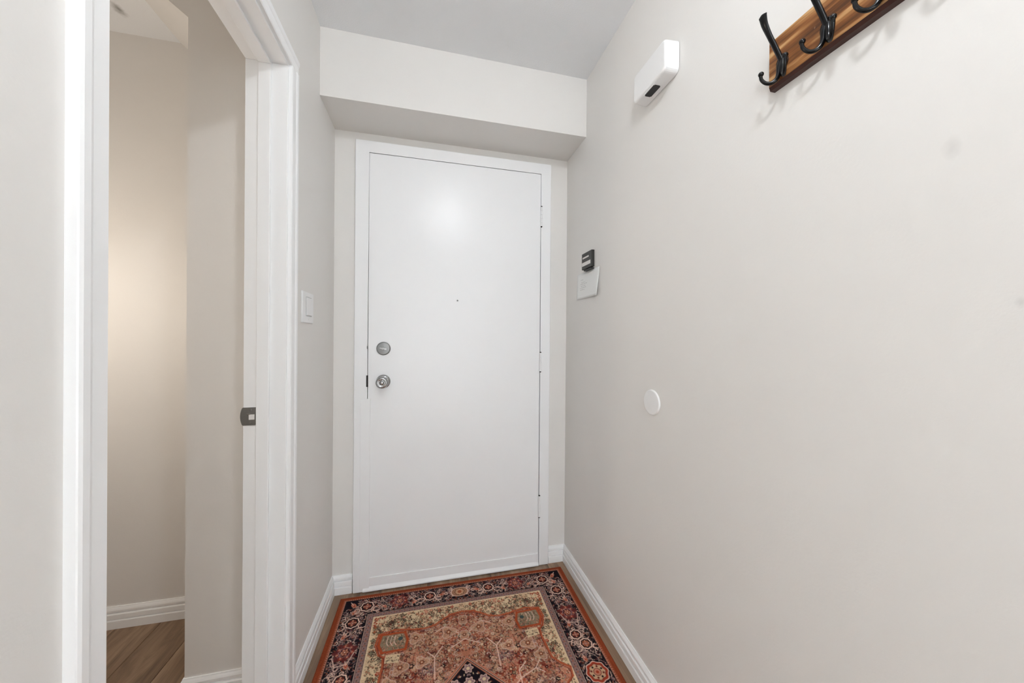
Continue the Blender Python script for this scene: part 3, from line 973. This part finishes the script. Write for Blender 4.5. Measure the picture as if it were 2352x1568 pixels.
    # cream architecture of stems inside the field
    for P in ([(0.115, 0.47), (0.115, 0.385), (0.085, 0.345)], [(0.115, 0.385), (0.14, 0.36)], [(0.055, 0.36), (0.0, 0.33)], [(0.02, 0.30), (0.075, 0.255), (0.11, 0.275)],
              [(0.175, 0.56), (0.175, 0.50), (0.205, 0.475)], [(0.135, 0.62), (0.15, 0.55), (0.175, 0.53), (0.235, 0.505), (0.255, 0.48)], [(0.235, 0.505), (0.262, 0.525)]):
        stroke(P, 0.0016, LINE)
    # palmettes on the axis
    for (u, v, r) in ((0.0, 0.235, 0.020), (0.06, 0.285, 0.026), (0.0, 0.31, 0.018), (0.185, 0.285, 0.024), (0.235, 0.40, 0.026), (0.16, 0.395, 0.022), (0.27, 0.455, 0.022)):
        blob(u, v, r, TAN, 3, 0.22, math.pi, 0.6); ring(u, v, r, 0.0011, LINE * 0.85, 3, 0.22, math.pi)
        for q in range(26):
            a = rs.uniform(0, 6.28); d = r * rs.uniform(0.1, 0.8)
            ell(u + d * math.cos(a), v + d * math.sin(a), rs.uniform(.0018, .004), .0012, a, palette[rs.randint(len(palette))], 0.85)
        blob(u, v, r * 0.34, RUST, 6, .2); ring(u, v, r * 0.34, 0.0009, DK, 6, .2); blob(u, v, r * .12, CREAM)
    # outline of the red field
    stroke(med[:-1], 0.0040, S(164, 78, 48), 0.9)
    stroke([(u * 0.985, v + 0.007) for u, v in med[:-2]], 0.0011, DRED)
    # lobed boxes at the shoulders: greyish green with orange rim
    bx_ = [(0.228, 0.247), (0.316, 0.244), (0.322, 0.290), (0.306, 0.326), (0.222, 0.326), (0.216, 0.285)]
    bmk = inside(bx_)
    put(bmk.astype(float), GREEN * 0.7 + TAN * 0.2)
    for k in range(130):
        u = rs.uniform(0.225, 0.315); v = rs.uniform(0.25, 0.322)
        ell(u, v, rs.uniform(0.002, 0.006), 0.0016, rs.uniform(0, 3), [DK, CREAM * 0.8, BROWN, SALMON, S(80, 90, 76)][rs.randint(5)], 0.8)
    for q in range(3):
        stroke([(0.262 + 0.014 * q, 0.256), (0.266 + 0.014 * q, 0.285), (0.258 + 0.014 * q, 0.30)], 0.0012, LINE)
    blob(0.243, 0.275, 0.009, S(60, 72, 70))
    stroke(bx_ + [bx_[0]], 0.0050, S(160, 68, 38), 0.92)
    # cream lozenge under the box
    lz = [(0.238, 0.342), (0.290, 0.338), (0.292, 0.372), (0.242, 0.378)]
    put(inside(lz).astype(float), SAND)
    for k in range(22):
        ell(rs.uniform(.242, .29), rs.uniform(.345, .372), 0.003, 0.0014, rs.uniform(0, 3), DK if k % 2 else BROWN)
    # centre diamond medallion
    dd = np.abs(U) * 1.02 + np.abs(V - 0.80) - (0.80 - 0.415)
    put(soft(dd - 0.010), SALMON); put(soft(dd - 0.006), RUST); put(soft(dd - 0.002), LINE); put(soft(dd), DK); put(soft(dd + 0.004), SALMON * .8); put(soft(dd + 0.011), NAVY)
    for k in range(700):
        u = rs.uniform(0, 0.36); v = rs.uniform(0.42, 0.8)
        if u * 1.02 + abs(v - 0.8) - 0.385 > -0.018: continue
        ell(u, v, rs.uniform(0.002, 0.007), rs.uniform(0.0014, 0.003), rs.uniform(0, 3.1), [MAUVE, MAUVE, SAND, S(110, 112, 110), RUST, SALMON, DRED][rs.randint(7)], 0.85)
    for (u, v) in ((0.0, 0.455), (0.0, 0.505), (0.05, 0.505), (0.095, 0.555), (0.04, 0.56), (0, 0.6)):
        blob(u, v, 0.015, MAUVE, 6, .2); ring(u, v, 0.015, 0.0012, LINE, 6, .2); blob(u, v, 0.006, SAND)
    # ---------------- dark main border
    bmask = (Dm > 0.0295) & (Dm < 0.1335)
    keep = img.copy()
    img[bmask] = NAVY
    mid = 0.080
    def border_pt(s, off):                                   # s runs along the border centre line from the end's middle round the corner
        Ls = RW / 2 - mid
        if s < Ls: return (s, (mid + off) / 1.12)
        return (RW / 2 - mid - off, (mid / 1.12) + (s - Ls))
    # vines
    for sgn, ph in ((1, 0.0), (-1, 0.6)):
        for base in np.arange(-0.02, 1.2, 0.135):
            pts = [border_pt(max(0, base + q * 0.135), sgn * 0.028 * math.sin(q * math.pi * 2 + ph)) for q in np.linspace(0, 1, 14)]
            stroke(pts, 0.0012, LINE * 0.8)
    pal2 = [MAUVE, MAUVE, SALMON * .8, LINE * 0.75, RUST, DRED, NAVY, NAVY, NAVY, BLACKB, S(150, 120, 108), S(104, 84, 84), S(96, 92, 84), S(70, 52, 56)]
    for k in range(3400):
        s = rs.uniform(0, 1.2); off = rs.uniform(-0.048, 0.050)
        u, v = border_pt(s, off)
        if u < 0: continue
        ell(u, v, rs.uniform(0.002, 0.0058), rs.uniform(0.0012, 0.0022), rs.uniform(0, 3.1), pal2[rs.randint(len(pal2))], 0.9)
    for k in range(330):
        u, v = border_pt(rs.uniform(0, 1.2), rs.uniform(-0.04, 0.042))
        scroll(u, v, rs.uniform(0.006, 0.013), rs.uniform(0, 6), rs.choice([-1, 1]), 0.0010, [LINE, LINE * .75, MAUVE][rs.randint(3)])
    def rosette(u, v, r, body=DRED):
        blob(u, v, r * 1.22, NAVY); ring(u, v, r, 0.0024, LINE, 8, 0.05)
        blob(u, v, r * 0.82, BLACKB); 
        for q in range(8):
            a = q * math.pi / 4
            blob(u + r * 0.5 * math.cos(a), v + r * 0.5 * math.sin(a), r * 0.17, body if q % 2 else SALMON)
        blob(u, v, r * 0.32, SALMON); blob(u, v, r * 0.20, DRED); blob(u, v, r * 0.09, LINE)
        scroll(u - r * 1.5, v + r * 0.6, r * 0.8, 2.5, -1, 0.0014, LINE)
        scroll(u + r * 1.5, v + r * 0.6, r * 0.8, 0.6, 1, 0.0014, LINE)
    def redflower(u, v, r):
        blob(u, v, r * 1.02, BLACKB, 7, .1, .4, 0.8); blob(u, v, r, S(92, 38, 38), 7, 0.2, 0.4, 0.85); 
        for q in range(7):
            a = q * 2 * math.pi / 7 + 0.3
            blob(u + r * .68 * math.cos(a), v + r * .68 * math.sin(a), r * .24, S(128, 50, 42) if q % 2 else S(112, 50, 48)); blob(u + r * .68 * math.cos(a), v + r * .68 * math.sin(a), r * .1, SALMON)
        ring(u, v, r * 0.52, 0.0014, MAUVE, 8, 0.1); blob(u, v, r * 0.42, S(64, 30, 34)); 
        for q in range(6):
            a = q * math.pi / 3
            blob(u + r * .26 * math.cos(a), v + r * .26 * math.sin(a), r * .11, SALMON)
        for q in range(34):
            a = rs.uniform(0, 6.28); d = r * rs.uniform(0.2, 1.05)
            ell(u + d * math.cos(a), v + d * math.sin(a), rs.uniform(.0018, .0045), .0012, rs.uniform(0, 3), [TAN, BLACKB, MAUVE, RUST, NAVY][rs.randint(5)], 0.85)
        blob(u, v, r * .14, RUST); blob(u, v, r * .07, LINE)
    def octagon(u, v, r):
        blob(u, v, r * 1.16, NAVY); blob(u, v, r * 1.04, LINE, 8, 0.05); blob(u, v, r * 0.97, RED, 8, 0.05); blob(u, v, r * 0.74, S(186, 150, 118), 8, 0.06); ring(u, v, r * .74, .001, DRED, 8, .06)
        for q in range(8):
            a = q * math.pi / 4 + .3
            blob(u + r * .55 * math.cos(a), v + r * .55 * math.sin(a), r * .10, NAVY if q % 2 else DRED)
        blob(u, v, r * .34, SALMON); ring(u, v, r * .34, .0012, DRED); blob(u, v, r * .15, RED)
    def tulip(u, v, r, ang):
        ell(u, v, r, r * 0.55, ang, SALMON); ell(u, v, r * .6, r * .28, ang, RED)
        stroke([(u - r * 1.6 * math.cos(ang), v - r * 1.6 * math.sin(ang)), (u, v)], .0011, LINE)
    vv = 0.0705
    blob(0, vv, 0.036, NAVY); blob(0, vv, 0.034, LINE, 2, 0.16); blob(0, vv, 0.031, S(150, 108, 84), 2, 0.16); blob(0, vv, 0.020, S(186, 140, 108), 8, .1); ring(0, vv, 0.020, .0012, DK, 8, .1); blob(0, vv, .009, RUST)
    rosette(0.133, vv, 0.0235); redflower(0.264, vv, 0.036); rosette(0.398, vv + 0.004, 0.0255)
    tulip(0.078, vv, 0.014, 0.3); tulip(0.200, vv + 0.02, 0.012, 0.7); tulip(0.325, vv + 0.018, 0.012, 2.4); tulip(0.455, 0.058, 0.016, 2.2); tulip(0.447, 0.10, 0.012, 1.2)
    uu = RW / 2 - 0.080
    rosette(uu, 0.156, 0.0255); redflower(uu - 0.002, 0.293, 0.038); rosette(uu - 0.012, 0.405, 0.021); rosette(uu + 0.010, 0.452, 0.022, RUST)
    octagon(uu, 0.567, 0.0385); rosette(uu, 0.68, 0.0255); redflower(uu, 0.79, 0.036)
    tulip(uu + .018, 0.222, 0.013, 1.2); tulip(uu - .018, 0.352, 0.013, 1.9); tulip(uu - .02, 0.51, 0.013, 1.4); tulip(uu + .02, 0.625, .012, 1.9)
    stroke([(uu - .035, .30), (uu - .02, .345), (uu + .02, .35), (uu + .038, .31)], .0016, LINE * .85)
    img[~bmask] = keep[~bmask]
    # ---------------- mirror to the full rug, then age it
    right = img
    left = img[:, ::-1]
    half = np.concatenate([left[:, :nx - nh], right], 1)
    full = np.concatenate([half, half[::-1][-(ny - nv):]], 0)
    rs2 = np.random.RandomState(4)
    full = full * (1 + 0.34 * (rs2.rand(ny, nx, 1) - 0.5))
    # patchy fading with soft edges
    gx, gy = np.meshgrid(np.linspace(0, 1, nx), np.linspace(0, 1, ny))
    fade = 0.5 + 0.5 * np.sin(gx * 17 + 3 * np.sin(gy * 13)) * np.sin(gy * 23 + 2 * np.sin(gx * 9))
    full = full * (1 + 0.14 * (fade[..., None] - 0.5))
    return np.clip(full, 0, 1)

def build_rug(cx, cy_far, ang):
    nx, ny = 715, 901
    colr = rug_pattern(nx, ny)
    xs = np.linspace(-RW / 2, RW / 2, nx)
    ys = -np.linspace(0, RLEN, ny)
    X, Y = np.meshgrid(xs, ys)
    rs = np.random.RandomState(8)
    edge = np.minimum(np.minimum(X + RW / 2, RW / 2 - X), np.minimum(-Y, RLEN + Y))
    Z = RT - 0.003 * np.clip(1 - edge / 0.006, 0, 1) ** 2 + 0.0005 * (rs.rand(ny, nx) - 0.5)
    co = np.stack([X, Y, Z], -1).reshape(-1, 3)
    idx = np.arange(nx * ny).reshape(ny, nx)
    q = np.stack([idx[:-1, :-1], idx[1:, :-1], idx[1:, 1:], idx[:-1, 1:]], -1).reshape(-1, 4)
    # skirt down to the floor and an underside
    per = np.concatenate([idx[0, :], idx[1:, -1], idx[-1, -2::-1], idx[-2:0:-1, 0]])
    low = co[per].copy(); low[:, 2] = 0.0004
    base = len(co)
    co = np.concatenate([co, low])
    k = np.arange(len(per)); k2 = (k + 1) % len(per)
    sk = np.stack([per[k], per[k2], base + k2, base + k], -1)
    q = np.concatenate([q, sk])
    col = np.concatenate([colr.reshape(-1, 3), colr.reshape(-1, 3)[per] * 0.8])
    me = bpy.data.meshes.new('area_rug')
    me.vertices.add(len(co)); me.vertices.foreach_set('co', co.astype(np.float32).ravel())
    me.loops.add(q.size); me.loops.foreach_set('vertex_index', q.astype(np.int32).ravel())
    me.polygons.add(len(q)); me.polygons.foreach_set('loop_start', np.arange(0, q.size, 4, dtype=np.int32))
    me.update(calc_edges=True); me.validate()
    at = me.color_attributes.new('weave', 'FLOAT_COLOR', 'POINT')
    at.data.foreach_set('color', np.concatenate([col, np.ones((len(col), 1))], 1).astype(np.float32).ravel())
    N = NT('rug_weave')
    an = N.n('ShaderNodeAttribute'); an.attribute_name = 'weave'
    v = mapped(N, (1, 1, 1))
    nz = N.n('ShaderNodeTexNoise', i_Scale=420.0, i_Detail=2.0)
    N.l(v, nz.inputs['Vector'])
    hs = N.n('ShaderNodeHueSaturation')
    mr = N.n('ShaderNodeMapRange'); mr.inputs['To Min'].default_value = 0.82; mr.inputs['To Max'].default_value = 1.18
    N.l(nz.outputs['Fac'], mr.inputs['Value']); N.l(mr.outputs[0], hs.inputs['Value'])
    N.l(an.outputs['Color'], hs.inputs['Color']); N.l(hs.outputs['Color'], N.b.inputs['Base Color'])
    N.set(Roughness=0.95); N.b.inputs['Specular IOR Level'].default_value = 0.1
    bp = N.n('ShaderNodeBump', i_Strength=0.4, i_Distance=0.001)
    N.l(nz.outputs['Fac'], bp.inputs['Height']); N.l(bp.outputs['Normal'], N.b.inputs['Normal'])
    me.materials.append(N.m)
    o = bpy.data.objects.new('area_rug', me)
    COL.objects.link(o)
    o.location = (cx, cy_far, 0.0)
    o.rotation_euler = (0, 0, ang)
    tag(o, 'faded red and navy patterned rug on the hall floor before the door', 'rug')
    return o
build_rug(0.150, 1.678, math.radians(-0.55))
